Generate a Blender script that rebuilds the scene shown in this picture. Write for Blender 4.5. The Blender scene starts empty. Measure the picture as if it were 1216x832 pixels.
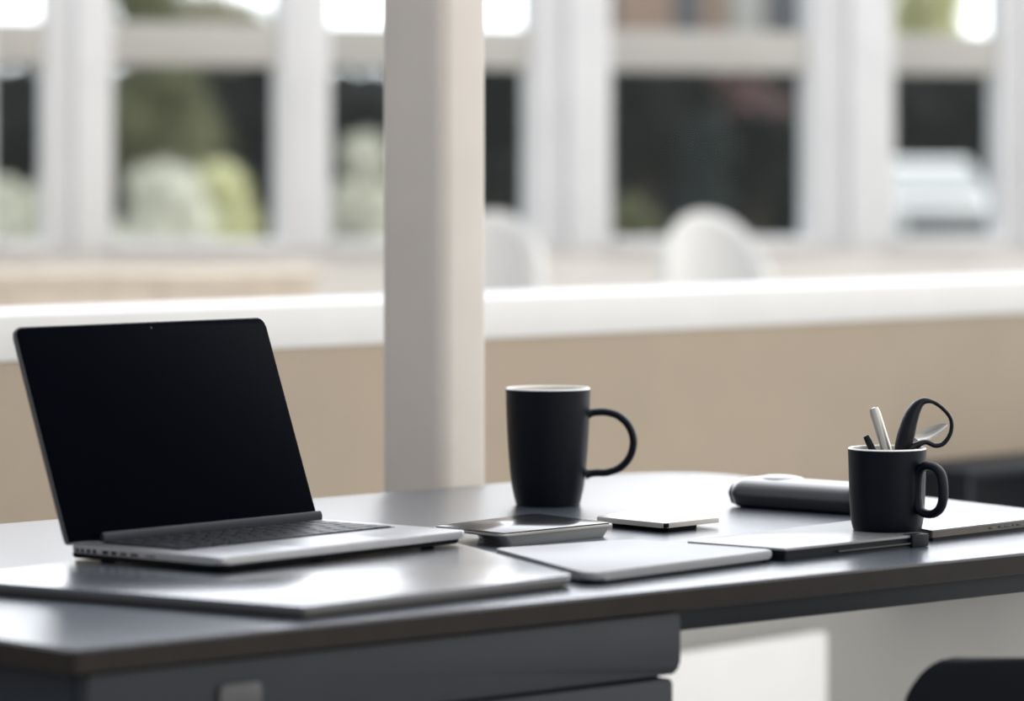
import bpy, bmesh, math, random
from mathutils import Vector, Matrix
R = math.radians
S = bpy.context.scene
C = S.collection

# ------------------------------------------------------------------ camera, sky, exposure
EYE = 1.086
cam = bpy.data.objects.new('camera', bpy.data.cameras.new('camera'))
C.objects.link(cam)
cam.location = (0, 0, EYE)
cam.rotation_euler = (R(90), 0, 0)
cam.data.sensor_width = 36.0
cam.data.lens = 4400 / 1216 * 36
cam.data.shift_y = -(416 - 220) / 1216
cam.data.clip_end = 400
cam.data.dof.use_dof = True
cam.data.dof.focus_distance = 3.66
cam.data.dof.aperture_fstop = 3.75
S.camera = cam

W = bpy.data.worlds.new('sky')
S.world = W
W.use_nodes = True
nt = W.node_tree
nt.nodes.clear()
wo = nt.nodes.new('ShaderNodeOutputWorld')
bg = nt.nodes.new('ShaderNodeBackground')
tc = nt.nodes.new('ShaderNodeTexCoord')
def lobe(direction, p0, p1, c0, c1):
    d = nt.nodes.new('ShaderNodeVectorMath'); d.operation = 'DOT_PRODUCT'
    d.inputs[1].default_value = Vector(direction).normalized()
    r = nt.nodes.new('ShaderNodeValToRGB')
    r.color_ramp.interpolation = 'EASE'
    r.color_ramp.elements[0].position = p0; r.color_ramp.elements[0].color = c0 + (1,)
    r.color_ramp.elements[1].position = p1; r.color_ramp.elements[1].color = c1 + (1,)
    nt.links.new(tc.outputs['Generated'], d.inputs[0]); nt.links.new(d.outputs['Value'], r.inputs['Fac'])
    return r.outputs['Color']
# overcast sky: brightest behind the windows, a second bright part of the cloud to the right
la = lobe((0.15, 0.88, 0.42), 0.35, 0.95, (0, 0, 0), (2.85, 2.9, 3.05))
lb = lobe((0.90, -0.30, 0.30), 0.25, 0.95, (0.54, 0.56, 0.60), (1.72, 1.68, 1.60))
ad = nt.nodes.new('ShaderNodeMix'); ad.data_type = 'RGBA'; ad.blend_type = 'ADD'; ad.inputs[0].default_value = 1
nt.links.new(la, ad.inputs[6]); nt.links.new(lb, ad.inputs[7])
nt.links.new(ad.outputs[2], bg.inputs['Color'])
bg.inputs['Strength'].default_value = 1.0
nt.links.new(bg.outputs[0], wo.inputs[0])

vs = S.view_settings
vs.view_transform = 'Standard'
vs.look = 'None'
vs.gamma = 1
vs.use_curve_mapping = False
vs.exposure = 0.0
S.cycles.max_bounces = 8
S.cycles.use_denoising = True

# ------------------------------------------------------------------ materials
MATS = {}
def mat(name, col, rough=0.5, metal=0.0, spec=0.5, var=0.06, scale=30.0, bump=0.0, ior=None, coat=0.0):
    if name in MATS: return MATS[name]
    m = bpy.data.materials.new(name); m.use_nodes = True
    n = m.node_tree; b = n.nodes['Principled BSDF']
    t = n.nodes.new('ShaderNodeTexCoord')
    no = n.nodes.new('ShaderNodeTexNoise'); no.inputs['Scale'].default_value = scale; no.inputs['Detail'].default_value = 4
    n.links.new(t.outputs['Object'], no.inputs['Vector'])
    r = n.nodes.new('ShaderNodeValToRGB')
    r.color_ramp.elements[0].position = 0.3; r.color_ramp.elements[1].position = 0.7
    r.color_ramp.elements[0].color = tuple(c * (1 - var) for c in col) + (1,)
    r.color_ramp.elements[1].color = tuple(min(1, c * (1 + var)) for c in col) + (1,)
    n.links.new(no.outputs['Fac'], r.inputs['Fac'])
    n.links.new(r.outputs['Color'], b.inputs['Base Color'])
    b.inputs['Roughness'].default_value = rough
    b.inputs['Metallic'].default_value = metal
    b.inputs['Specular IOR Level'].default_value = spec
    if ior: b.inputs['IOR'].default_value = ior
    b.inputs['Coat Weight'].default_value = coat
    b.inputs['Coat Roughness'].default_value = rough if coat > 0.6 else 0.05
    if bump:
        bp = n.nodes.new('ShaderNodeBump'); bp.inputs['Strength'].default_value = bump; bp.inputs['Distance'].default_value = 0.002
        n.links.new(no.outputs['Fac'], bp.inputs['Height']); n.links.new(bp.outputs['Normal'], b.inputs['Normal'])
    MATS[name] = m
    return m

def glass_mat():
    m = bpy.data.materials.new('window_glass'); m.use_nodes = True
    n = m.node_tree; n.nodes.clear()
    o = n.nodes.new('ShaderNodeOutputMaterial'); mx = n.nodes.new('ShaderNodeMixShader')
    tr = n.nodes.new('ShaderNodeBsdfTransparent'); tr.inputs[0].default_value = (0.93, 0.95, 0.94, 1)
    gl = n.nodes.new('ShaderNodeBsdfGlossy'); gl.inputs['Roughness'].default_value = 0.02
    fr = n.nodes.new('ShaderNodeFresnel'); fr.inputs['IOR'].default_value = 1.2
    n.links.new(fr.outputs[0], mx.inputs[0]); n.links.new(tr.outputs[0], mx.inputs[1]); n.links.new(gl.outputs[0], mx.inputs[2])
    n.links.new(mx.outputs[0], o.inputs[0])
    return m

def brick_mat():
    m = bpy.data.materials.new('pale_brick'); m.use_nodes = True
    n = m.node_tree; b = n.nodes['Principled BSDF']
    t = n.nodes.new('ShaderNodeTexCoord'); mp = n.nodes.new('ShaderNodeMapping'); mp.inputs['Rotation'].default_value = (R(90), 0, 0)
    br = n.nodes.new('ShaderNodeTexBrick'); br.inputs['Scale'].default_value = 4
    br.inputs['Color1'].default_value = (0.62, 0.42, 0.33, 1); br.inputs['Color2'].default_value = (0.54, 0.36, 0.28, 1)
    br.inputs['Mortar'].default_value = (0.6, 0.55, 0.5, 1)
    n.links.new(t.outputs['Object'], mp.inputs[0]); n.links.new(mp.outputs[0], br.inputs['Vector'])
    n.links.new(br.outputs['Color'], b.inputs['Base Color']); b.inputs['Roughness'].default_value = 0.9
    return m

M_wall = mat('beige_paint', (0.40, 0.335, 0.262), 0.85, spec=0.2, scale=6, var=0.03)
M_dado = mat('grey_paint', (0.30, 0.297, 0.285), 0.8, spec=0.2, scale=6, var=0.03)
M_white = mat('white_paint', (0.75, 0.75, 0.745), 0.6, spec=0.3, scale=8, var=0.02)
M_frame = mat('white_window_frame', (0.85, 0.858, 0.88), 0.5, spec=0.3, scale=5, var=0.03)
M_trans = mat('warm_grey_rail', (0.56, 0.55, 0.52), 0.6, spec=0.3, scale=5, var=0.03)
M_cream = mat('cream_paint', (0.88, 0.85, 0.81), 0.7, spec=0.3, scale=5, var=0.03)
M_col = mat('taupe_white_plaster', (0.615, 0.57, 0.52), 0.85, spec=0.2, scale=12, var=0.03)
M_floor = mat('pale_concrete', (0.42, 0.41, 0.39), 0.6, scale=2, var=0.08)
M_pave = mat('paving', (0.5, 0.49, 0.47), 0.9, scale=3, var=0.12)
M_desk = mat('grey_laminate', (0.062, 0.074, 0.098), 0.27, scale=60, var=0.05, ior=1.5, coat=0.75)
M_edge = mat('dark_brown_edge_band', (0.011, 0.008, 0.0068), 0.5, ior=1.3, scale=40, var=0.15)
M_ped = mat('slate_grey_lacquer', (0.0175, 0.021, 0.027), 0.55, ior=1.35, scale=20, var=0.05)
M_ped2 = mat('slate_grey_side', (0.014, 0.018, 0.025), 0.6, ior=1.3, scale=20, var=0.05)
M_alu = mat('brushed_aluminium', (0.34, 0.345, 0.36), 0.36, metal=0.85, scale=80, var=0.03)
M_alud = mat('grey_aluminium', (0.20, 0.21, 0.23), 0.4, metal=0.7, scale=80, var=0.04)
M_dcase = mat('mid_grey_case', (0.26, 0.265, 0.275), 0.35, metal=0.3, scale=80, var=0.04)
M_silver = mat('warm_silver', (0.50, 0.48, 0.445), 0.3, metal=0.6, scale=60, var=0.03)
M_black = mat('matt_black', (0.005, 0.006, 0.008), 0.6, ior=1.15, scale=60, var=0.1)
M_blackgl = mat('gloss_black', (0.006, 0.007, 0.009), 0.16, scale=60, var=0.05)
M_blackp = mat('black_handle_plastic', (0.004, 0.005, 0.008), 0.3, ior=1.28, scale=60, var=0.05)
M_screen = mat('dark_screen_glass', (0.0016, 0.0020, 0.0040), 0.25, ior=1.03, scale=20, var=0.05)
M_hinge = mat('dark_hinge_plastic', (0.022, 0.024, 0.030), 0.5, ior=1.25, scale=60, var=0.05)
M_lid = mat('dark_grey_aluminium', (0.05, 0.053, 0.06), 0.4, metal=0.4, scale=80, var=0.04)
M_key = mat('dark_key_plastic', (0.006, 0.007, 0.010), 0.40, ior=1.25, scale=60, var=0.06)
M_mug = mat('matt_black_glaze', (0.0022, 0.0036, 0.0078), 0.42, ior=1.24, scale=90, var=0.08, bump=0.02)
M_mugin = mat('cream_glaze', (0.66, 0.62, 0.56), 0.35, scale=40, var=0.02)
M_rim = mat('white_glaze', (0.85, 0.85, 0.84), 0.3, scale=40, var=0.02)
M_folder = mat('silver_grey_cover', (0.055, 0.063, 0.078), 0.25, scale=120, var=0.03, ior=1.75, coat=1.0)
M_pages = mat('grey_cover_edge', (0.040, 0.037, 0.036), 0.5, scale=90, var=0.1)
M_tabw = mat('white_satin_shell', (0.22, 0.225, 0.235), 0.36, scale=60, var=0.02)
M_navy = mat('satin_silver_cover', (0.20, 0.205, 0.215), 0.26, scale=70, var=0.03, ior=1.7)
M_clasp = mat('dark_navy_edge', (0.006, 0.008, 0.012), 0.5, ior=1.25, scale=70, var=0.06)
M_leather = mat('black_leather', (0.007, 0.008, 0.011), 0.30, ior=1.5, coat=1.0, scale=220, var=0.15, bump=0.05)
M_shell = mat('black_chair_plastic', (0.003, 0.004, 0.007), 0.4, ior=1.18, scale=60, var=0.06)
M_steel = mat('satin_steel', (0.06, 0.06, 0.065), 0.35, metal=0.5, scale=70, var=0.04)
M_wood = mat('pale_peach_wood', (0.82, 0.71, 0.58), 0.5, scale=9, var=0.10)
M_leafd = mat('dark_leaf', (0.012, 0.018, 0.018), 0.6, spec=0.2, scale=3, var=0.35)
M_leafm = mat('olive_leaf', (0.16, 0.17, 0.095), 0.6, spec=0.2, scale=3, var=0.3)
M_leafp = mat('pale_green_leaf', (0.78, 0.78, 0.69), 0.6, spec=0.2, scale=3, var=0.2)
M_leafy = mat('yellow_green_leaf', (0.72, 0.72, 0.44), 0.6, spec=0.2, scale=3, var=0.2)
M_leaft = mat('pale_tan_leaf', (0.42, 0.39, 0.29), 0.6, spec=0.2, scale=3, var=0.25)
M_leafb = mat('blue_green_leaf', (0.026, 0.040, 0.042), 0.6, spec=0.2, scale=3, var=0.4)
M_pink = mat('dusty_pink_blossom', (0.50, 0.30, 0.32), 0.7, spec=0.2, scale=3, var=0.2)
M_bark = mat('bark', (0.09, 0.07, 0.055), 0.9, scale=9, var=0.3)
M_car = mat('white_car_paint', (0.82, 0.82, 0.84), 0.25, scale=5, var=0.02, coat=0.5)
M_cargl = mat('car_glass_painted_sky', (0.66, 0.68, 0.70), 0.12, scale=5, var=0.03)  # pale base colour holds the sky reflection of the windscreen; headlights share it
M_grey = mat('grey_plastic', (0.17, 0.18, 0.20), 0.5, scale=9, var=0.1)
M_glass = glass_mat()
M_brick = brick_mat()
M_bluegrey = mat('blue_grey_glazing', (0.20, 0.21, 0.25), 0.2, scale=4, var=0.1)
M_cloth = mat('white_upholstery', (0.88, 0.88, 0.87), 0.85, scale=60, var=0.03)

# ------------------------------------------------------------------ mesh helpers
def obj(name, bm, m, parent=None, sharp=35, smooth=True):
    bmesh.ops.remove_doubles(bm, verts=bm.verts, dist=1e-6)
    bmesh.ops.recalc_face_normals(bm, faces=bm.faces)
    me = bpy.data.meshes.new(name)
    if smooth:
        for f in bm.faces: f.smooth = True
        for e in bm.edges:
            if len(e.link_faces) == 2 and e.calc_face_angle(0) > R(sharp): e.smooth = False
    bm.to_mesh(me); bm.free()
    me.materials.append(m)
    o = bpy.data.objects.new(name, me); C.objects.link(o)
    if parent: o.parent = parent
    return o

def thing(name, label, cat, loc=(0, 0, 0), rotz=0.0, group=None):
    o = bpy.data.objects.new(name, None); C.objects.link(o)
    o.empty_display_size = 0.02
    o.location = loc; o.rotation_euler = (0, 0, rotz)
    o['label'] = label; o['category'] = cat
    if group: o['group'] = group
    return o
def struct(name, bm, m, parent=None, **k):
    o = obj(name, bm, m, parent, **k)
    if parent is None: o['kind'] = 'structure'
    return o

def rpoly(pts, rad, seg=6):
    """polygon with rounded corners; rad is one radius or one per corner"""
    n = len(pts); out = []
    if not isinstance(rad, (list, tuple)): rad = [rad] * n
    for i in range(n):
        p = Vector(pts[i]).to_2d(); a = Vector(pts[i - 1]).to_2d(); b = Vector(pts[(i + 1) % n]).to_2d()
        r = rad[i]
        if r <= 0: out.append((p.x, p.y)); continue
        da = (a - p).normalized(); db = (b - p).normalized()
        half = da.angle(db) / 2
        t = min(r / math.tan(half), 0.49 * (a - p).length, 0.49 * (b - p).length)
        r2 = t * math.tan(half)
        c = p + (da + db).normalized() * (r2 / math.sin(half))
        s0 = p + da * t - c; s1 = p + db * t - c
        ang = s0.angle_signed(s1)
        for k in range(seg + 1):
            v = s0.copy(); v.rotate(Matrix.Rotation(-ang * k / seg, 2)); out.append((c.x + v.x, c.y + v.y))
    return out
def prism(bm, poly, z0, z1, bev=0.0, seg=2, bot=True):
    lo = [bm.verts.new((x, y, z0)) for x, y in poly]
    hi = [bm.verts.new((x, y, z1)) for x, y in poly]
    n = len(poly)
    fb = bm.faces.new(lo[::-1]); ft = bm.faces.new(hi)
    for i in range(n): bm.faces.new((lo[i], lo[(i + 1) % n], hi[(i + 1) % n], hi[i]))
    if bev:
        es = list(ft.edges) + (list(fb.edges) if bot else [])
        bmesh.ops.bevel(bm, geom=es, offset=bev, segments=seg, profile=0.5, affect='EDGES', clamp_overlap=True)
    return bm
def PR(poly, z0, z1, bev=0.0, **k): return prism(bmesh.new(), poly, z0, z1, bev, **k)
def box(bm, x0, x1, y0, y1, z0, z1, bev=0.0, seg=2):
    t = bmesh.new()
    bmesh.ops.create_cube(t, size=1)
    for v in t.verts:
        v.co = Vector(((x0 + x1) / 2 + v.co.x * (x1 - x0), (y0 + y1) / 2 + v.co.y * (y1 - y0), (z0 + z1) / 2 + v.co.z * (z1 - z0)))
    if bev: bmesh.ops.bevel(t, geom=list(t.edges), offset=bev, segments=seg, profile=0.5, affect='EDGES')
    merge(bm, t); return bm
def BX(*a, **k): return box(bmesh.new(), *a, **k)
def merge(bm, t, mtx=None):
    if mtx: bmesh.ops.transform(t, matrix=mtx, verts=t.verts)
    me = bpy.data.meshes.new('tmp'); t.to_mesh(me); t.free()
    bm.from_mesh(me); bpy.data.meshes.remove(me)
def lathe(prof, seg=64):
    bm = bmesh.new(); rings = []
    for r, z in prof:
        if r < 1e-6: rings.append([bm.verts.new((0, 0, z))])
        else: rings.append([bm.verts.new((r * math.cos(2 * math.pi * k / seg), r * math.sin(2 * math.pi * k / seg), z)) for k in range(seg)])
    for a, b in zip(rings, rings[1:]):
        for k in range(seg):
            j = (k + 1) % seg
            if len(a) == 1 and len(b) == 1: continue
            if len(a) == 1: bm.faces.new((a[0], b[j], b[k]))
            elif len(b) == 1: bm.faces.new((a[k], a[j], b[0]))
            else: bm.faces.new((a[k], a[j], b[j], b[k]))
    return bm
def tube(pts, rads, seg=14, closed=False, up=(0, 0, 1), flat=1.0, bm=None):
    """tube along pts; rads one radius or one per point; flat squeezes the section along its second axis"""
    bm = bm or bmesh.new(); P = [Vector(p) for p in pts]; n = len(P)
    if not isinstance(rads, (list, tuple)): rads = [rads] * n
    rings = []
    ref = Vector(up)
    for i in range(n):
        if closed: t = (P[(i + 1) % n] - P[i - 1]).normalized()
        else: t = (P[min(i + 1, n - 1)] - P[max(i - 1, 0)]).normalized()
        a = ref - t * ref.dot(t)
        if a.length < 1e-4: a = t.orthogonal()
        a.normalize(); b = t.cross(a)
        rings.append([bm.verts.new(P[i] + (a * math.cos(q) + b * math.sin(q) * flat) * rads[i]) for q in (2 * math.pi * k / seg for k in range(seg))])
    m = n if closed else n - 1
    for i in range(m):
        A, B = rings[i], rings[(i + 1) % n]
        for k in range(seg): bm.faces.new((A[k], A[(k + 1) % seg], B[(k + 1) % seg], B[k]))
    if not closed:
        bm.faces.new(rings[0][::-1]); bm.faces.new(rings[-1])
    return bm
def smooth_path(ctrl, per=8, closed=False):
    P = [Vector(c) for c in ctrl]; n = len(P); out = []
    for i in range(n if closed else n - 1):
        p = [P[(i + k) % n] if closed else P[max(0, min(n - 1, i + k))] for k in (-1, 0, 1, 2)]
        for k in range(per):
            t = k / per
            out.append(0.5 * ((2 * p[1]) + (p[2] - p[0]) * t + (2 * p[0] - 5 * p[1] + 4 * p[2] - p[3]) * t * t + (3 * p[1] - p[0] - 3 * p[2] + p[3]) * t ** 3))
    if not closed: out.append(P[-1])
    return out
def copy_tree(o, parent=None):
    c = o.copy(); C.objects.link(c)
    c.parent = parent
    for ch in o.children: copy_tree(ch, c)
    return c

# ------------------------------------------------------------------ setting
struct('floor', BX(-7, 7, 1.0, 16.5, -0.06, 0), M_floor)
struct('ground', BX(-60, 60, 16.5, 140, -0.16, -0.03), M_pave)

# low divider wall behind the desk, a thick white ledge on top, a grey dado at its foot
WA = Vector((-0.651, 4.714)); WT = R(49.22)
wu = Vector((math.cos(WT), math.sin(WT)))
def wl(name, x0, x1, y0, y1, z0, z1, m, bev=0):
    o = struct(name, BX(x0, x1, y0, y1, z0, z1, bev=bev), m)
    o.location = (WA.x, WA.y, 0); o.rotation_euler = (0, 0, WT); return o
wl('wall_divider', -2.6, 5.6, 0.0, 0.22, 0.0, 0.861, M_wall)
wl('trim_1', -2.6, 5.6, -0.004, 0.24, 0.861, 0.921, M_white, 0.004)
wl('baseboard_divider', -2.6, 5.6, -0.014, 0.0, 0.0, 0.42, M_dado, 0.002)

# square column between desk and divider
cb = PR(rpoly([(-0.0485, -0.0485), (0.0485, -0.0485), (0.0485, 0.0485), (-0.0485, 0.0485)], 0.020, 8), 0, 3.0)
co = struct('column', cb, M_col); co.location = (-0.0925, 4.40, 0); co.rotation_euler = (0, 0, R(57))

# glazed facade
FA = Vector((-1.8, 13.0)); FT = math.atan2(0.34, 0.94)
def fac(name, bm, m, parent=None):
    o = struct(name, bm, m, parent)
    if parent is None:
        o.location = (FA.x, FA.y, 0); o.rotation_euler = (0, 0, FT)
    return o
POSTS = [(-4.4, -4.2), (-3.3, -3.1), (-2.3, -2.1), (-1.3, -1.1), (-0.30, -0.03), (0.154, 0.397), (1.012, 1.2016), (1.971, 2.288), (3.094, 3.447),
         (3.895, 4.15), (5.0, 5.2), (6.0, 6.2), (7.0, 7.2), (8.0, 8.2)]
fac('wall_back', BX(-4.4, 8.2, -0.02, 0.18, 0, 0.85, bev=0.004), M_cream)
tn = 2
for a, b in POSTS:
    bm = BX(a, b, -0.05, 0.06, 0.85, 2.7, bev=0.006)
    if b - a > 0.2:                                   # coupled mullions: a slim cover strip on the joint
        mid = a + (b - a) * 0.47
        box(bm, mid - 0.012, mid + 0.012, -0.075, -0.05, 0.85, 2.7, bev=0.003)
    fac('trim_%d' % tn, bm, M_frame); tn += 1
for (a0, a), (b, b1) in zip(POSTS, POSTS[1:]):
    if b - a < 0.05: continue
    k = tn - 1 - len(POSTS)
    f = bmesh.new()
    box(f, a, b, -0.08, 0.12, 0.85, 0.89, bev=0.005)       # sill
    box(f, a, b, -0.03, 0.10, 2.62, 2.70, bev=0.005)       # head
    w = fac('window_%d' % tn, f, M_frame); tn += 1
    fac('transom', BX(a, b, -0.04, 0.05, 1.515, 1.665, bev=0.005), M_trans, w)
    fac('pane', BX(a, b, 0.03, 0.038, 0.89, 1.515), M_glass, w)
    fac('pane', BX(a, b, 0.03, 0.038, 1.665, 2.62), M_glass, w)

# ------------------------------------------------------------------ desk (own frame: x along the front edge, y to the back)
DO = (-0.3271615, 2.7629765); DT = R(41.99)
DZ = 0.74
du = Vector((math.cos(DT), math.sin(DT))); dn = Vector((-du.y, du.x))
def dk(u, n, z=DZ): return (DO[0] + du.x * u + dn.x * n, DO[1] + du.y * u + dn.y * n, z)
desk = thing('desk', 'long grey office desk with dark brown edge and drawers', 'desk', (DO[0], DO[1], 0), DT)
TOP = rpoly([(0, 0), (1.405, 0), (1.575, 0.955), (-0.03, 0.86)], [0.005, 0.02, 0.09, 0.02], 10)
obj('desktop', PR(TOP, 0.7225, DZ, 0.0012, seg=2), M_desk, desk)
eb = bmesh.new()                                        # edge band wrapped round the top
n = len(TOP); cen = Vector((0.7, 0.45))
def off(poly, d):
    out = []
    for i in range(len(poly)):
        a = Vector(poly[i - 1]); p = Vector(poly[i]); b = Vector(poly[(i + 1) % len(poly)])
        e1 = (p - a); e2 = (b - p)
        if e1.length < 1e-7: e1 = e2
        if e2.length < 1e-7: e2 = e1
        e1.normalize(); e2.normalize()
        nn = (Vector((e1.y, -e1.x)) + Vector((e2.y, -e2.x)))
        nn = nn.normalized() if nn.length > 1e-6 else Vector((e1.y, -e1.x))
        k = max(0.5, nn.dot(Vector((e1.y, -e1.x))))
        out.append((p.x + nn.x * d / k, p.y + nn.y * d / k))
    return out
O = off(TOP, 0.0025)
vi = [[eb.verts.new((x, y, z)) for x, y in pl] for pl, z in ((TOP, DZ - 0.0008), (O, DZ - 0.002), (O, 0.7215), (TOP, 0.7205))]
for A, B in zip(vi, vi[1:]):
    for i in range(n): eb.faces.new((A[i], A[(i + 1) % n], B[(i + 1) % n], B[i]))
eb.faces.new(vi[-1])
obj('edge_band', eb, M_edge, desk)
ped = obj('pedestal', BX(0.012, 0.632, 0.022, 0.62, 0.03, 0.7205, bev=0.003), M_ped2, desk)
obj('plinth', BX(0.04, 0.59, 0.06, 0.58, 0.0, 0.03), M_black, desk)
for z0, z1 in ((0.666, 0.7185), (0.405, 0.6625), (0.04, 0.4015)):
    ins = 0.0 if z1 > 0.7 else 0.006
    dr = bmesh.new()
    r = rpoly([(0.016, z0), (0.638 - ins * 1.6, z0), (0.638 - ins * 1.6, z1), (0.016, z1)], [0.002, 0.010, 0.004, 0.002], 5)
    prism(dr, r, 0, 0.020, 0.0015)
    bmesh.ops.transform(dr, matrix=Matrix(((1, 0, 0, 0), (0, 0, 1, 0.003), (0, 1, 0, 0), (0, 0, 0, 1))), verts=dr.verts)
    d = obj('drawer', dr, M_ped, desk)
    hz = z1 - 0.0175
    h = bmesh.new()
    prism(h, rpoly([(0.137, hz - 0.032), (0.178, hz - 0.032), (0.178, hz), (0.137, hz)], 0.005, 5), 0, 0.006, 0.0015)
    bmesh.ops.transform(h, matrix=Matrix(((1, 0, 0, 0), (0, 0, 1, -0.001 if not ins else 0.002), (0, 1, 0, 0), (0, 0, 0, 1))), verts=h.verts)
    hd = obj('handle', h, M_steel, d); hd['label'] = 'satin steel pull plate'
obj('apron', BX(0.6325, 1.40, 0.028, 0.048, 0.698, 0.7205, bev=0.002), M_ped, desk)
obj('leg', BX(1.352, 1.395, 0.05, 0.10, 0.0, 0.698, bev=0.003), M_ped, desk)
obj('leg', BX(1.27, 1.32, 0.82, 0.87, 0.0, 0.7205, bev=0.003), M_ped, desk)

# ------------------------------------------------------------------ flat covers lying on the desk
def loc_poly(pts):                                     # desk coordinates -> local to the first point
    return [(p[0] - pts[0][0], p[1] - pts[0][1]) for p in pts]
def slab(name, label, cat, pts, z0, z1, rads, parts):
    t = thing(name, label, cat, dk(pts[0][0], pts[0][1], z0), DT)
    lp = loc_poly(pts)
    for pn, m, inset, a, b, bev in parts:
        p = off(lp, -inset) if inset else lp
        obj(pn, PR(rpoly(p, rads, 8), a, b, bev), m, t)
    return t, lp
slab('document_folder', 'large silver grey folder lying under the open laptop', 'folder',
     [(0.2434, 0.0298), (0.5685, 0.0635), (0.7704, 0.572), (0.1448, 0.408)], DZ, 0.751, [0.006, 0.014, 0.014, 0.012],
     [('cover', M_folder, 0.0, 0.0068, 0.011, 0.0012), ('pages', M_pages, 0.0015, 0.0018, 0.0068, 0), ('back_cover', M_black, 0.006, 0.0, 0.0018, 0)])
tp, lp = slab('closed_tablet', 'closed white satin tablet lying between grey folder and black edged notebook', 'tablet',
     [(0.583, 0.0605), (0.8570, 0.0978), (0.8255, 0.262), (0.672, 0.282)], DZ, 0.751, [0.014, 0.012, 0.012, 0.012],
     [('shell', M_tabw, 0.0, 0.0034, 0.011, 0.0024), ('base', M_clasp, 0.006, 0.0, 0.0034, 0)])
nb, lp = slab('notebook', 'silver topped notebook with black edges lying under the short mug', 'notebook',
     [(0.8625, 0.0930), (1.068, 0.1040), (1.146, 0.252), (0.844, 0.207)], DZ, 0.752, [0.002, 0.002, 0.008, 0.008],
     [('cover', M_navy, 0.0, 0.0098, 0.012, 0.0006), ('pages', M_clasp, 0.0022, 0.0020, 0.0098, 0), ('back_cover', M_clasp, 0.0, 0.0, 0.0020, 0.0006)])
for nm, b_, m_ in (('silver_strip', BX(0.075, 0.182, -0.0012, 0.004, 0.0038, 0.0050), M_steel), ('clasp', BX(0.182, 0.2065, -0.0030, 0.010, 0.0003, 0.0124, bev=0.0006), M_clasp)):
    bmesh.ops.rotate(b_, cent=(0, 0, 0), matrix=Matrix.Rotation(math.atan2(0.011, 0.2055), 3, 'Z'), verts=b_.verts)
    obj(nm, b_, m_, nb)
bk, lp = slab('hardback_book', 'thin dark brown edged book lying at right of short mug', 'book',
     [(1.1056, 0.1303), (1.2833, 0.1482), (1.3184, 0.2337), (1.1414, 0.2132)], DZ, 0.751, [0.002, 0.003, 0.003, 0.003],
     [('cover', M_folder, 0.0, 0.0095, 0.011, 0.0005), ('spine', mat('brown_spine', (0.085, 0.07, 0.06), 0.5, scale=60, var=0.2), 0.0006, 0.0034, 0.0095, 0), ('back_cover', M_clasp, 0.002, 0.0, 0.0034, 0)])
# worn embossed marks on the spine
mk = bmesh.new()
sa = math.atan2(0.0179, 0.1777)
for x0, x1 in ((0.098, 0.106), (0.114, 0.122), (0.1225, 0.136), (0.1375, 0.142), (0.146, 0.155)):
    t = BX(x0, x1, -0.0004, 0.001, 0.0060, 0.0074, bev=0.0002); merge(mk, t)
bmesh.ops.rotate(mk, cent=(0, 0, 0), matrix=Matrix.Rotation(sa, 3, 'Z'), verts=mk.verts)
obj('embossing', mk, M_steel, bk)

# ------------------------------------------------------------------ laptop (own frame: x along the hinge, -y to the front edge)
LW, LD = 0.3307, 0.190
LZ = 0.751
lap = thing('laptop', 'open silver laptop with a black screen standing on the folder', 'laptop', (-0.3974, 3.3153, LZ), R(50.51))
def rect(x0, x1, y0, y1): return [(x0, y0), (x1, y0), (x1, y1), (x0, y1)]
body = bmesh.new()
prism(body, rpoly(rect(0, LW, -LD, 0), 0.010, 8), 0.0070, 0.0140, 0.0012)
base = obj('base', body, M_alu, lap)
obj('underside', PR(rpoly(rect(0.002, LW - 0.002, -LD + 0.005, 0.002), 0.010, 8), 0.0022, 0.0070, 0.0018), M_black, lap)
for x in (0.03, LW - 0.03):
    for y in (-0.02, -LD + 0.025):
        ft = lathe([(0, 0), (0.006, 0), (0.007, 0.0008), (0.007, 0.0024), (0, 0.0024)], 20)
        bmesh.ops.translate(ft, vec=(x, y, 0), verts=ft.verts); obj('foot', ft, M_black, lap)
KX0, KX1, KY0, KY1 = 0.024, 0.312, -0.118, -0.016
kb = obj('keyboard', PR(rpoly(rect(KX0, KX1, KY0, KY1), 0.004, 4), 0.0136, 0.01415), M_black, lap)
rows = [(14, None), (14, None), (14, None), (13, None), (12, None), (9, 3)]
rh = (KY1 - KY0 - 0.004) / 6
proto = {}
for r, (cnt, space) in enumerate(rows):
    y1 = KY1 - 0.002 - r * rh; y0 = y1 - rh + 0.0024
    ws = [1.0] * cnt
    if space is not None: ws[space] = 5.2
    elif cnt == 13: ws[0] = ws[-1] = 1.5
    elif cnt == 12: ws[0] = ws[-1] = 2.0
    tot = sum(ws); x = KX0 + 0.002; av = KX1 - KX0 - 0.004
    for w in ws:
        wd = av * w / tot
        key = round(wd, 5)
        if key not in proto:
            b = PR(rpoly(rect(0, wd - 0.0024, 0, rh - 0.0024), 0.0014, 3), 0.0, 0.0011, 0.0003, seg=1)
            k = obj('key', b, M_key, kb); proto[key] = k
        else:
            k = proto[key].copy(); C.objects.link(k); k.parent = kb
        k.location = (x + 0.0012, y0, 0.01415); x += wd
obj('trackpad', PR(rpoly(rect(0.115, 0.225, -LD + 0.006, -0.123), 0.003, 4), 0.0136, 0.01412), M_alu, lap)
px = 0.0
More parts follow.
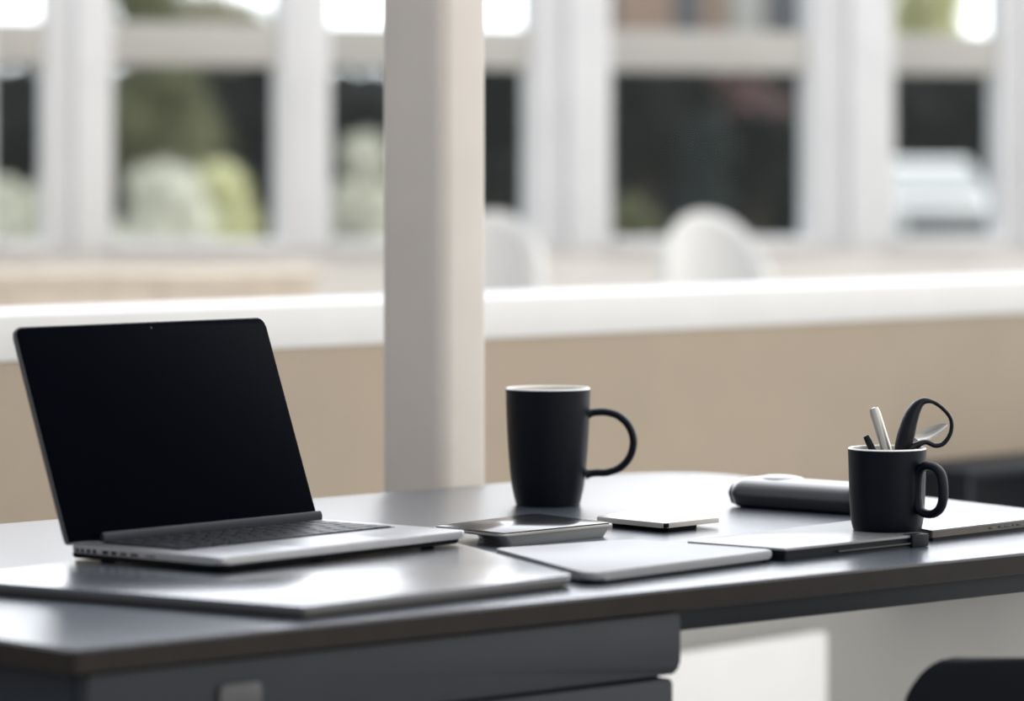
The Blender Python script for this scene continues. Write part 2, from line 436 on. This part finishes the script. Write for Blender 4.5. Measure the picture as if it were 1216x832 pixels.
for y0, wd, hh in ((-0.0105, 0.0035, 0.0030), (-0.0170, 0.0035, 0.0034), (-0.0245, 0.0040, 0.0034), (-0.0320, 0.0042, 0.0034), (-0.0440, 0.0075, 0.0030), (-0.0550, 0.0070, 0.0030),
                   (-0.0660, 0.0085, 0.0022), (-0.0790, 0.0100, 0.0024), (-0.0980, 0.0120, 0.0012)):
    obj('port', BX(-0.0003, 0.003, y0 - wd, y0, 0.0096 - hh / 2, 0.0096 + hh / 2, bev=0.0002), M_black, lap)
hb = tube([(0.036, -0.0065, 0.0165), (LW - 0.004, -0.0065, 0.0165)], 0.0058, 24, up=(0, 0, 1), flat=0.5)
obj('hinge', hb, M_hinge, lap)
TL = R(20.32); SH = 0.2051
lid = bmesh.new()
prism(lid, rpoly(rect(0.0, LW, 0.0, SH), [0.003, 0.003, 0.009, 0.009], 8), -0.0042, -0.0002, 0.0010)
scr = bmesh.new()
prism(scr, rpoly(rect(0.0012, LW - 0.0012, 0.0012, SH - 0.0012), [0.002, 0.002, 0.008, 0.008], 8), -0.0006, 0.0004, 0.0003)
cmx = lathe([(0, 0.0002), (0.0012, 0.0002), (0.0012, 0.0006), (0, 0.0006)], 16)
bmesh.ops.translate(cmx, vec=(LW * 0.525, SH - 0.006, 0), verts=cmx.verts)
LM = Matrix(((1, 0, 0, 0), (0, math.sin(TL), -math.cos(TL), 0), (0, math.cos(TL), math.sin(TL), 0.0140), (0, 0, 0, 1)))
for b in (lid, scr, cmx): bmesh.ops.transform(b, matrix=LM, verts=b.verts)
ld = obj('lid', lid, M_lid, lap)
obj('screen', scr, M_screen, ld)
obj('webcam', cmx, M_hinge, ld)

# ------------------------------------------------------------------ mugs
def mug(name, label, x, y, z, prof, wall, hpts, hrad, hrot, flat, ring=False):
    t = thing(name, label, 'mug', (x, y, z), hrot)
    H = prof[-1][1]; r = prof[-1][0]
    obj('body', lathe([(0, 0.0)] + prof, 72), M_mug, t)
    inn = [(r - wall, H)] + [(max(0.001, q - wall), h) for q, h in reversed(prof) if 0.012 < h < H - 0.004] + [(prof[1][0] - wall - 0.006, 0.006), (0, 0.006)]
    obj('inside', lathe(inn, 72), M_mugin, t)
    rm = lathe([(r - 0.0002, H - 0.0004), (r, H + 0.0002), (r - 0.0006, H + 0.0011), (r - wall * 0.5, H + 0.0014), (r - wall + 0.0004, H + 0.001), (r - wall, H)], 72)
    obj('rim', rm, M_rim, t)
    pts = smooth_path(hpts, 8, ring)
    n = len(pts)
    rr = []
    for i in range(n):
        e = min(i, n - 1 - i) / 5.0
        rr.append(hrad * (1.0 if ring else 1.0 + 0.5 * max(0, 1 - e)))
    obj('handle', tube(pts, rr, 18, closed=ring, up=(0, 1, 0), flat=flat), M_mug, t)
    return t
mug('mug', 'tall black mug with pale inside standing alone behind the glass topped drive', 0.0390, 4.017, DZ,
    [(0.0335, 0.0), (0.0350, 0.0012), (0.0368, 0.009), (0.0392, 0.020), (0.0412, 0.035), (0.0432, 0.060), (0.0446, 0.085), (0.0454, 0.108), (0.0458, 0.1255)], 0.0032,
    [(0.0425, 0, 0.0985), (0.0520, 0, 0.1005), (0.0640, 0, 0.1005), (0.0765, 0, 0.0965), (0.0875, 0, 0.0860), (0.0927, 0, 0.0700), (0.0890, 0, 0.0530), (0.0780, 0, 0.0405), (0.0640, 0, 0.0355), (0.0520, 0, 0.0350), (0.0410, 0, 0.0335)],
    0.0062, R(-4), 0.68)
mug('mug', 'short black mug holding scissors and a pen at the desk edge', 0.3640, 3.595, 0.752,
    [(0.0318, 0.0), (0.0332, 0.0012), (0.0345, 0.006), (0.0358, 0.016), (0.0366, 0.030), (0.0372, 0.050), (0.0376, 0.066), (0.0380, 0.0785)], 0.0026,
    [(0.0355, 0, 0.0500), (0.0375, 0, 0.0590), (0.0440, 0, 0.0640), (0.0530, 0, 0.0640), (0.0615, 0, 0.0580), (0.0645, 0, 0.0470), (0.0645, 0, 0.0340), (0.0610, 0, 0.0240), (0.0530, 0, 0.0185), (0.0435, 0, 0.0185), (0.0370, 0, 0.0230), (0.0350, 0, 0.0330), (0.0350, 0, 0.0420)],
    0.0062, R(-40), 0.66, True)
MC = Vector((0.364, 3.595, 0.752))
# scissors: one large loop above the rim, blades down in the mug
sc = thing('scissors', 'black handled scissors standing in the short mug with big loop', 'scissors', tuple(MC + Vector((0.006, 0, 0.0065))))
so = Vector(sc.location)
lp_ = [(0.3800, 3.600, 0.828), (0.3830, 3.600, 0.845), (0.3890, 3.600, 0.8640), (0.3975, 3.600, 0.8755), (0.4080, 3.601, 0.8760), (0.4190, 3.603, 0.8690), (0.4270, 3.605, 0.8585),
       (0.4270, 3.606, 0.8460), (0.4205, 3.606, 0.8355), (0.4120, 3.605, 0.8330), (0.4020, 3.603, 0.8365), (0.3915, 3.601, 0.8330)]
lr_ = [0.0105, 0.0115, 0.0095, 0.0055, 0.0028, 0.0026, 0.0026, 0.0028, 0.0032, 0.0034, 0.0034, 0.0050]
pp = smooth_path([Vector(p) - so for p in lp_], 6, True)
rr = []
for i in range(len(lp_)):
    for k in range(6): rr.append(lr_[i] + (lr_[(i + 1) % len(lr_)] - lr_[i]) * k / 6)
obj('handle_loop', tube(pp, rr, 14, closed=True, up=(0, 1, 0), flat=0.75), M_blackp, sc)
for dx, dy in ((0.0, -0.0012), (0.0035, 0.0012)):
    bl = bmesh.new()
    prism(bl, [(0.0105 + dx, 0.075), (0.0125 + dx * 1.2, 0.030), (0.004 - dx, 0.0), (0.0180 + dx, 0.030), (0.0190 + dx, 0.075)], 0, 0.002, 0.0003, seg=1)
    bmesh.ops.transform(bl, matrix=Matrix(((1, 0, 0, 0), (0, 0, 1, dy + 0.003), (0, 1, 0, 0), (0, 0, 0, 1))), verts=bl.verts)
    obj('blade', bl, M_alu, sc)
# silver pen leaning left
def pen(name, label, p0, p1, r, mb, mc, clip=True):
    p0 = Vector(p0); p1 = Vector(p1); L = (p1 - p0).length
    t = thing(name, label, 'pen', tuple(p0))
    t.rotation_euler = (p1 - p0).to_track_quat('Z', 'Y').to_euler()
    obj('barrel', lathe([(0, 0), (0.0008, 0.0005), (r * 0.5, 0.008), (r, 0.018), (r, L * 0.58), (0, L * 0.58)], 24), mb, t)
    obj('cap', lathe([(0, L * 0.58), (r * 1.1, L * 0.58), (r * 1.1, L - 0.006), (r * 0.9, L - 0.001), (0, L)], 24), mc, t)
    if clip: obj('clip', BX(-0.0013, 0.0013, -r - 0.0030, -r - 0.0016, L * 0.66, L - 0.004, bev=0.0004), mc, t); 
    return t
pen('pen', 'thick silver pen leaning left out of the short mug', (0.3860, 3.607, 0.7595), (0.3535, 3.624, 0.8690), 0.0048, M_silver, M_silver, False)
pen('pen', 'dark pen leaning lowest over the left side of short mug', (0.3830, 3.598, 0.7595), (0.3455, 3.620, 0.8420), 0.0032, M_blackp, M_blackp, False)
# spoon: bowl out to the right, seen through the scissors loop
sp = thing('spoon', 'silver spoon with bowl leaning right behind the scissors loop', 'spoon', (0.3700, 3.612, 0.7595))
ss = Vector(sp.location)
obj('handle', tube(smooth_path([Vector((0.3720, 3.612, 0.7610)) - ss, Vector((0.3800, 3.613, 0.800)) - ss, Vector((0.3860, 3.614, 0.826)) - ss, Vector((0.3945, 3.615, 0.8385)) - ss], 6), 0.0018, 10, up=(0, 1, 0), flat=1.5), M_silver, sp)
bw = bmesh.new()
dirv = Vector((0.033, 0.004, 0.016)); Lb = dirv.length; dirv.normalize()
upv = Vector((-0.30, -0.55, 0.78)); upv = (upv - dirv * upv.dot(dirv)).normalized(); sdv = dirv.cross(upv)
b0 = Vector((0.3925, 3.6155, 0.8370)) - ss
NA, NB = 14, 9
grid = []
for i in range(NA + 1):
    s = i / NA; wdt = 0.0082 * math.sin(math.pi * min(1, s ** 0.8)) ** 0.7 + 0.0008
    row = []
    for j in range(NB):
        q = -1 + 2 * j / (NB - 1)
        row.append(bw.verts.new(b0 + dirv * (Lb * s) + sdv * (wdt * q) - upv * (0.004 * (1 - q * q) * math.sin(math.pi * s))))
    grid.append(row)
for i in range(NA):
    for j in range(NB - 1): bw.faces.new((grid[i][j], grid[i][j + 1], grid[i + 1][j + 1], grid[i + 1][j]))
bmesh.ops.solidify(bw, geom=bw.faces[:], thickness=0.0007)
obj('bowl', bw, M_silver, sp)

# ------------------------------------------------------------------ glass topped drive
dq = [(0.7544, 0.3624), (0.912, 0.3753), (0.9241, 0.5032), (0.7557, 0.4673)]
dv = thing('portable_drive', 'black glass topped drive with silver edge in front of tall mug', 'drive', dk(dq[0][0], dq[0][1], DZ), DT)
q = loc_poly(dq)
low = [(q[0][0] + 0.008, q[0][1] + 0.007), (q[1][0] - 0.008, q[1][1] + 0.003), (q[2][0] - 0.012, q[2][1] - 0.02), (q[3][0] + 0.05, q[3][1] - 0.012)]
bd = bmesh.new()
lo = rpoly(low, 0.006, 6); hi = rpoly(off(q, -0.001), 0.006, 6)
A = [bd.verts.new((x, y, 0.0)) for x, y in lo]; B = [bd.verts.new((x * 1.0, y, 0.0030)) for x, y in off(lo, 0.002)]
D_ = [bd.verts.new((x, y, 0.0105)) for x, y in hi]
nn = len(A)
for X_, Y_ in ((A, B), (B, D_)):
    for i in range(nn): bd.faces.new((X_[i], X_[(i + 1) % nn], Y_[(i + 1) % nn], Y_[i]))
bd.faces.new(A[::-1]); bd.faces.new(D_)
obj('case', bd, M_dcase, dv)
obj('trim_rim', PR(rpoly(q, 0.007, 6), 0.0105, 0.0128, 0.0006), M_silver, dv)
obj('glass_top', PR(rpoly(off(q, -0.0012), 0.006, 6), 0.0128, 0.0140, 0.0004), M_blackgl, dv)

# ------------------------------------------------------------------ small silver drive on a black foot
sq = [(0.9739, 0.3663), (1.0616, 0.3755), (1.0832, 0.5146), (0.9749, 0.4663)]
sd = thing('card_reader', 'small flat silver card reader on black foot beside the white tablet', 'card reader', dk(sq[0][0], sq[0][1], DZ), DT)
q = loc_poly(sq)
obj('foot', PR(rpoly([(q[0][0] + 0.010, q[0][1] + 0.006), (q[1][0] - 0.030, q[1][1] + 0.002), (q[2][0] - 0.030, q[2][1] - 0.02), (q[3][0] + 0.018, q[3][1] - 0.004)], 0.004, 5), 0, 0.0048, 0.0008), M_black, sd)
obj('shell', PR(rpoly(q, 0.004, 5), 0.0048, 0.0100, 0.0007), M_silver, sd)
obj('connector', BX(0.0005, 0.006, -0.0006, 0.002, 0.0052, 0.0096, bev=0.0003), M_black, sd)

# ------------------------------------------------------------------ black rounded case with a silver badge
ca = Vector(dk(1.2346, 0.5333)); cb2 = Vector(dk(1.2553, 0.3779))
cdir = (cb2 - ca); CL = 0.168
gc = thing('glasses_case', 'black rounded glasses case with silver badge lying behind the short mug', 'glasses case', tuple(ca), math.atan2(cdir.y, cdir.x))
prof = [(0.012, 0.0), (0.058, 0.0), (0.070, 0.006), (0.074, 0.014), (0.072, 0.021), (0.066, 0.0275), (0.052, 0.0308), (0.022, 0.0312), (0.007, 0.026), (0.000, 0.016), (0.003, 0.007)]
pv = [Vector((0, y, z)) for y, z in prof]
sec = smooth_path(pv, 4, True)
cc = Vector((0, 0.037, 0.014))
cm = bmesh.new(); rings = []
NS = 40
for i in range(NS + 1):
    s = i / NS; x = CL * (0.5 - 0.5 * math.cos(math.pi * s))
    e = min(x, CL - x) / 0.013
    k = 1.0 if e >= 1 else (1 - (1 - e) ** 2.4) ** (1 / 2.4) if e > 0 else 0.0
    k = max(0.78, k)
    rings.append([cm.verts.new((x - 0.004, cc.y + (p.y - cc.y) * (0.55 + 0.45 * k), max(0.0, (cc.z + (p.z - cc.z) * k) if p.z > cc.z else p.z * 1.0 + (1 - k) * 0.010))) for p in sec])
m = len(sec)
for a, b in zip(rings, rings[1:]):
    for j in range(m): cm.faces.new((a[j], a[(j + 1) % m], b[(j + 1) % m], b[j]))
cm.faces.new(rings[0][::-1]); cm.faces.new(rings[-1])
obj('body', cm, M_leather, gc, sharp=60)
bg_ = lathe([(0.0, 0.0028), (0.010, 0.0024), (0.0165, 0.0012), (0.018, 0.0), (0.0, 0.0)], 40)
bmesh.ops.scale(bg_, vec=(1.5, 1.05, 1.3), verts=bg_.verts)
bmesh.ops.translate(bg_, vec=(0.041, 0.038, 0.0312), verts=bg_.verts)
obj('badge', bg_, M_alu, gc)['label'] = 'oval silver badge'

# ------------------------------------------------------------------ white flat radiator on the divider, under the desk
ra = thing('radiator', 'white flat panel radiator on the divider wall seen under the desk', 'radiator', (WA.x + wu.x * 2.02, WA.y + wu.y * 2.02, 0), WT)
RE = 1.706 - 2.02
obj('panel', BX(RE - 0.90, RE, -0.060, -0.034, 0.06, 0.367, bev=0.004), M_white, ra)
obj('convector', BX(RE - 0.88, RE - 0.02, -0.034, -0.024, 0.08, 0.330), M_grey, ra)
for x in (RE - 0.80, RE - 0.12):
    obj('bracket', BX(x - 0.015, x + 0.015, -0.034, -0.0135, 0.0, 0.30, bev=0.002), M_grey, ra)
# ------------------------------------------------------------------ black shell chairs
def shell_chair(label, loc, rz):
    t = thing('chair', label, 'chair', loc, rz)
    bm = bmesh.new(); NU, NV = 28, 36
    prof = smooth_path([(0, 0.20, 0.435), (0, 0.16, 0.452), (0, 0.05, 0.440), (0, -0.10, 0.430), (0, -0.175, 0.450), (0, -0.205, 0.52), (0, -0.222, 0.61), (0, -0.236, 0.689)], 22)
    L = [0]
    for a, b in zip(prof, prof[1:]): L.append(L[-1] + (b - a).length)
    g = []
    for i, p in enumerate(prof):
        s = L[i] / L[-1]
        wv = 0.228
        c = min(1.0, (1 - s) * L[-1] / 0.055)
        wv -= 0.050 * (1 - math.sqrt(max(0, 1 - (1 - c) ** 2)))
        c2 = min(1.0, s * L[-1] / 0.07)
        wv -= 0.07 * (1 - math.sqrt(max(0, 1 - (1 - c2) ** 2)))
        bk_ = max(0, (s - 0.5) / 0.5)
        row = []
        for j in range(NU + 1):
            q = -1 + 2 * j / NU
            row.append(bm.verts.new((wv * q, p.y + 0.055 * bk_ * q * q, p.z + 0.022 * (1 - bk_) * abs(q) ** 3)))
        g.append(row)
    for a, b in zip(g, g[1:]):
        for j in range(NU): bm.faces.new((a[j], a[j + 1], b[j + 1], b[j]))
    bmesh.ops.recalc_face_normals(bm, faces=bm.faces)
    bmesh.ops.solidify(bm, geom=bm.faces[:], thickness=0.009)
    obj('shell', bm, M_shell, t, sharp=70)
    for sx in (-1, 1):
        for sy in (-1, 1):
            obj('leg', tube([(sx * 0.12, sy * 0.10, 0.425), (sx * 0.215, sy * 0.205, 0.0)], [0.011, 0.008], 14), M_black, t)
    obj('brace', tube([(-0.125, -0.105, 0.40), (0.125, 0.105, 0.40)], 0.006, 10), M_black, t)
    return t
ch = shell_chair('black shell chair in the bottom right foreground, facing the desk', (0.462, 3.359, 0), R(24))
sh = thing('wall_box', 'dark open wall box fixed to the divider behind the right end of the desk', 'wall box', (WA.x + wu.x * 2.02, WA.y + wu.y * 2.02, 0), WT)
BX0 = -0.075
for nm, bm in (('bottom', BX(BX0, BX0 + 0.62, -0.17, 0.0, 0.452, 0.466, bev=0.002)), ('top', BX(BX0, BX0 + 0.62, -0.17, 0.0, 0.604, 0.618, bev=0.002)),
               ('side', BX(BX0, BX0 + 0.014, -0.17, 0.0, 0.466, 0.604)), ('side', BX(BX0 + 0.606, BX0 + 0.62, -0.17, 0.0, 0.466, 0.604)), ('back', BX(BX0 + 0.014, BX0 + 0.606, -0.012, 0.0, 0.466, 0.604))):
    obj(nm, bm, M_ped2, sh)
# ------------------------------------------------------------------ far side of the room
sb = thing('sideboard', 'long pale sideboard with peach wood top below the left windows', 'sideboard', (-1.30, 11.6, 0), R(8))
obj('top', BX(-1.3, 0.70, -0.02, 0.42, 0.775, 0.815, bev=0.004), M_wood, sb)
obj('body', BX(-1.28, 0.68, 0, 0.40, 0.08, 0.775, bev=0.003), M_wood, sb)
for k in range(4):
    a = -1.27 + k * 0.487
    obj('door', BX(a, a + 0.48, -0.016, 0.0, 0.09, 0.77, bev=0.003), M_wood, sb)
for x in (-1.2, 0.6):
    for y in (0.04, 0.36): obj('leg', lathe([(0, 0), (0.015, 0), (0.02, 0.08), (0, 0.08)], 12), M_black, sb).location = (x, y, 0)

def tub_chair(label, loc, rz):
    t = thing('armchair', label, 'armchair', loc, rz, 'white armchairs by the windows')
    bm = bmesh.new(); g = []
    for i in range(33):
        a = R(-115 + 230 * i / 32) - R(90)
        hgt = 0.70 + 0.30 * max(0, math.cos(R(-115 + 230 * i / 32))) ** 0.6
        g.append([bm.verts.new((rr_ * math.cos(a), rr_ * math.sin(a), z)) for rr_, z in ((0.20, 0.30), (0.215, 0.6), (0.20, hgt - 0.03), (0.175, hgt), (0.15, hgt - 0.03), (0.15, 0.30))])
    for a, b in zip(g, g[1:]):
        for j in range(6): bm.faces.new((a[j], a[(j + 1) % 6], b[(j + 1) % 6], b[j]))
    bm.faces.new(g[0]); bm.faces.new(g[-1][::-1])
    obj('backrest', bm, M_cloth, t)
    obj('seat', lathe([(0, 0.44), (0.16, 0.44), (0.195, 0.455), (0.20, 0.48), (0.185, 0.505), (0, 0.515)], 40), M_cloth, t)
    obj('base', lathe([(0, 0.28), (0.18, 0.28), (0.2, 0.30), (0.2, 0.44), (0, 0.44)], 40), M_cloth, t)
    for k in range(4):
        a = R(45 + 90 * k)
        obj('leg', tube([(0.13 * math.cos(a), 0.13 * math.sin(a), 0.28), (0.18 * math.cos(a), 0.18 * math.sin(a), 0)], [0.014, 0.010], 10), M_steel, t)
    return t
a1 = tub_chair('round backed white armchair by the windows, right of the column', (-0.09, 12.2, 0), R(170))
a2 = copy_tree(a1); a2['label'] = 'round backed white armchair under the wide middle window'
a2.location = (0.69, 12.3, 0); a2.rotation_euler = (0, 0, R(195))

# ------------------------------------------------------------------ outside
def tree(name, label, cat, x, y, h, w, z0, leaf, seed, n=2600, ls=0.11, group=None, mid=None, pink=False, trunk=True):
    rnd = random.Random(seed)
    t = thing(name, label, cat, (x, y, -0.03), rnd.random() * 6, group)
    blobs = []
    for k in range(9):
        a = rnd.random() * 6.283; rr_ = rnd.random() ** 0.5 * w * 0.27
        blobs.append((rr_ * math.cos(a), rr_ * math.sin(a), z0 + (h - z0) * (0.22 + 0.60 * rnd.random()), w * (0.20 + 0.12 * rnd.random())))
    blobs.append((0, 0, z0 + (h - z0) * 0.5, w * 0.33))
    def leaves(n, filt=None):
        vs_, fs = [], []
        while len(fs) < n:
            bx_, by_, bz_, br_ = rnd.choice(blobs)
            d = Vector((rnd.gauss(0, 1), rnd.gauss(0, 1), rnd.gauss(0, 1))).normalized()
            p = Vector((bx_, by_, bz_)) + d * br_ * (0.72 + 0.3 * rnd.random())
            p.z = z0 + min(1.0, max(0.0, (p.z - z0) / (h - z0))) * (h - z0)
            if filt and not filt(p): continue
            u = (d + Vector((rnd.gauss(0, .6), rnd.gauss(0, .6), rnd.gauss(0, .6)))).normalized().orthogonal().normalized()
            v = u.cross(d).normalized(); s = ls * (0.6 + 0.8 * rnd.random())
            i = len(vs_)
            vs_ += [p - u * s * .9, p - v * s * .45 + d * s * .1, p + u * s * .9, p + v * s * .45 + d * s * .1]
            fs.append((i, i + 1, i + 2, i + 3))
        return vs_, fs
    vs_, fs = leaves(n)
    me = bpy.data.meshes.new('foliage'); me.from_pydata([tuple(v) for v in vs_], [], fs); me.materials.append(leaf)
    o = bpy.data.objects.new('foliage', me); C.objects.link(o); o.parent = t
    core = bmesh.new()
    for b in blobs:
        ic = bmesh.new(); bmesh.ops.create_icosphere(ic, subdivisions=2, radius=b[3] * 0.72)
        merge(core, ic, Matrix.Translation((b[0], b[1], max(b[2], z0 + b[3] * .5))))
    obj('inner_foliage', core, leaf, t)
    tr = bmesh.new()
    tube([(0, 0, 0), (0.02, 0, z0 * 0.6 + 0.15), (-0.01, 0.02, z0 + (h - z0) * 0.6)], [w * .05, w * .04, w * .02], 10, bm=tr)
    obj('trunk', tr, M_bark, t)
    if pink:
        vs_, fs = leaves(420, lambda p: p.z > z0 + (h - z0) * 0.55)
        me = bpy.data.meshes.new('blossom'); me.from_pydata([tuple(v) for v in vs_], [], fs); me.materials.append(M_pink)
        o = bpy.data.objects.new('blossom', me); C.objects.link(o); o.parent = t
    return t
G = 'trees across the street'
def X_(px, d): return (px - 608) / 4400 * d
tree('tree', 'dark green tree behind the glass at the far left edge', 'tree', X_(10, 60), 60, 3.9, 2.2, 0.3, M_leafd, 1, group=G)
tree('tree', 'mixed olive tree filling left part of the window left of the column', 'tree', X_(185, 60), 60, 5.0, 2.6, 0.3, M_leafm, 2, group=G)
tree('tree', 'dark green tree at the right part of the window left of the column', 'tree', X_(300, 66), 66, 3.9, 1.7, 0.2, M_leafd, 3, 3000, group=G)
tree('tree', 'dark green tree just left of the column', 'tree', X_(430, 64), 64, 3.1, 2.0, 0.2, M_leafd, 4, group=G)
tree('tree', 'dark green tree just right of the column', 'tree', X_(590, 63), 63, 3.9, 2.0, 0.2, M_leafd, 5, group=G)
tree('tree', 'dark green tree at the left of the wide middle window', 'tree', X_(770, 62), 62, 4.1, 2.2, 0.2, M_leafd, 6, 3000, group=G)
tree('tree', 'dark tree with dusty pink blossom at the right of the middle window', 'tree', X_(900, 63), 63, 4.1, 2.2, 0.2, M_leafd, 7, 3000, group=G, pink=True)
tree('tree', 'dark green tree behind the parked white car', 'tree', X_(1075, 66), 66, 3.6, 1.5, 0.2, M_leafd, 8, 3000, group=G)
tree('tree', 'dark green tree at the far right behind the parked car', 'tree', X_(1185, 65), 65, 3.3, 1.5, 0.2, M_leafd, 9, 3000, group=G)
tree('tree', 'tall yellow green tree showing above the white car', 'tree', X_(1090, 74), 74, 5.6, 2.9, 2.0, M_leafy, 10, 2600, group=G)
tree('tree', 'tall pale tan tree showing in the upper strip above the left window', 'tree', X_(255, 78), 78, 6.2, 3.4, 2.0, M_leaft, 11, 2600, 0.14, group=G)
tree('tree', 'blue green tree in the middle of the wide middle window', 'tree', X_(835, 56), 56, 2.6, 1.2, 0.2, M_leafb, 12, 2200, 0.09, group=G)
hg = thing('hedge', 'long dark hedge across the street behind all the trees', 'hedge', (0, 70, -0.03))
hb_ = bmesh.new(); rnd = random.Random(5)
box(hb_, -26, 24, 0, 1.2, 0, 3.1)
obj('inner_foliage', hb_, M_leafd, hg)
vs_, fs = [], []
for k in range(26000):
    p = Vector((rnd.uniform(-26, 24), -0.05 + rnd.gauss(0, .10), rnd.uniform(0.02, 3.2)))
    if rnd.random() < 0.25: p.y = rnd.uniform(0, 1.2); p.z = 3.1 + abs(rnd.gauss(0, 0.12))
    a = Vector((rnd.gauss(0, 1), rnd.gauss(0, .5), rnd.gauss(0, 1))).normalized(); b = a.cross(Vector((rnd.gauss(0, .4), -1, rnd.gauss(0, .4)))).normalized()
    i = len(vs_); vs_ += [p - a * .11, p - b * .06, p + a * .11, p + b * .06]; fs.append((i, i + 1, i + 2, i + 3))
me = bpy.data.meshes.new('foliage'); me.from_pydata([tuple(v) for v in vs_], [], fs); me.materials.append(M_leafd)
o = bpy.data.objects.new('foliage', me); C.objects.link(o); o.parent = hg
B_ = 'bushes outside the windows'
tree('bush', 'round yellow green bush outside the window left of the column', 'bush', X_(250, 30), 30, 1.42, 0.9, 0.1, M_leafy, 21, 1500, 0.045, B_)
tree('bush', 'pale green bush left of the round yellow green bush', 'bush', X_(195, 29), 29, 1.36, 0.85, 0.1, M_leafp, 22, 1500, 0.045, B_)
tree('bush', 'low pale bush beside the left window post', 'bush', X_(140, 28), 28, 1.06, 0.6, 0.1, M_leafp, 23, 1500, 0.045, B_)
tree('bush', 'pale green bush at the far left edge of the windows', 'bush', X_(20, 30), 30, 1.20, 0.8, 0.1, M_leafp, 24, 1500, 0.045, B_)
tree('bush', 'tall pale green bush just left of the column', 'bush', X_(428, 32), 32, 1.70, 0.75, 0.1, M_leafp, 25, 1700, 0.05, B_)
tree('bush', 'small olive bush at lower left of the middle window', 'bush', X_(745, 30), 30, 1.08, 0.6, 0.1, M_leafm, 26, 1300, 0.045, B_)

car = thing('car', 'white parked car outside the right hand window', 'car', (X_(1130, 54), 54.0, -0.03), R(4))
cbm = bmesh.new()
sec = [(-0.90, 0.32), (0.90, 0.32), (0.90, 0.62), (0.86, 0.86), (0.72, 0.97), (-0.72, 0.97), (-0.86, 0.86), (-0.90, 0.62)]
lower = []
for y, k, dz in ((0, 0.90, -0.22), (0.12, 0.97, -0.12), (0.9, 1.0, 0.0), (3.4, 1.0, 0.0), (4.1, 0.95, -0.04), (4.25, 0.9, -0.12)):
    lower.append([cbm.verts.new((x * k, y, z + (dz if z > 0.5 else 0))) for x, z in sec])
for a, b in zip(lower, lower[1:]):
    for j in range(8): cbm.faces.new((a[j], a[(j + 1) % 8], b[(j + 1) % 8], b[j]))
cbm.faces.new(lower[0][::-1]); cbm.faces.new(lower[-1])
obj('body', cbm, M_car, car, sharp=30)
rf = bmesh.new(); rr2 = []
for y, w_, z in ((0.95, 0.76, 0.96), (1.65, 0.60, 1.44), (2.2, 0.62, 1.50), (3.0, 0.60, 1.46), (3.8, 0.74, 0.96)):
    rr2.append([rf.verts.new(c) for c in ((-0.76, y if z < 1 else min(max(y, 1.2), 3.5), 0.95), (-w_, y, z), (w_, y, z), (0.76, y if z < 1 else min(max(y, 1.2), 3.5), 0.95))])
for a, b in zip(rr2, rr2[1:]):
    for j in range(4): rf.faces.new((a[j], a[(j + 1) % 4], b[(j + 1) % 4], b[j]))
obj('roof', rf, M_car, car, sharp=30)
ws_ = bmesh.new()
q = [(-0.69, 0.96, 0.99), (0.69, 0.96, 0.99), (0.57, 1.60, 1.415), (-0.57, 1.60, 1.415)]
fv = [ws_.verts.new(Vector(v) + Vector((0, -0.03, 0.012))) for v in q]
f = ws_.faces.new(fv); bmesh.ops.solidify(ws_, geom=[f], thickness=0.01)
obj('windscreen', ws_, M_cargl, car)
obj('grille', BX(-0.68, 0.68, -0.03, 0.04, 0.36, 0.68, bev=0.02), M_grey, car)
obj('bumper', BX(-0.80, 0.80, -0.06, 0.06, 0.24, 0.36, bev=0.03), M_grey, car)
for sx in (-1, 1):
    obj('headlight', BX(sx * 0.72 - 0.1, sx * 0.72 + 0.1, -0.01, 0.1, 0.50, 0.64, bev=0.02), M_cargl, car)
    for y in (0.8, 3.4):
        wh = lathe([(0, -0.1), (0.26, -0.1), (0.32, -0.07), (0.32, 0.07), (0.26, 0.1), (0, 0.1)], 28)
        bmesh.ops.transform(wh, matrix=Matrix.Translation((sx * 0.80, y, 0.32)) @ Matrix.Rotation(R(90), 4, 'Y'), verts=wh.verts)
        obj('wheel', wh, M_black, car)

bu = thing('building', 'pale brick building with white pilaster above the middle window', 'building', (X_(720, 76), 76, -0.03), 0)
bu.scale = (0.905, 0.6, 0.905)
obj('wall', BX(-0.6, 4.7, 0, 5, 0, 9.5), M_brick, bu)
for x0, x1 in ((-0.35, 0.2), (1.55, 2.15)):
    w = obj('window', BX(x0, x1, -0.06, 0.05, 4.0, 8.6, bev=0.01), M_bluegrey, bu)
obj('pilaster', BX(2.8, 3.55, -0.25, 0.1, 0, 9.5, bev=0.02), M_white, bu)
obj('glazing', BX(3.6, 4.5, -0.08, 0.05, 3.6, 8.8, bev=0.01), M_bluegrey, bu)
obj('roof', BX(-0.8, 4.9, -0.3, 5.3, 9.5, 9.8, bev=0.03), M_white, bu)
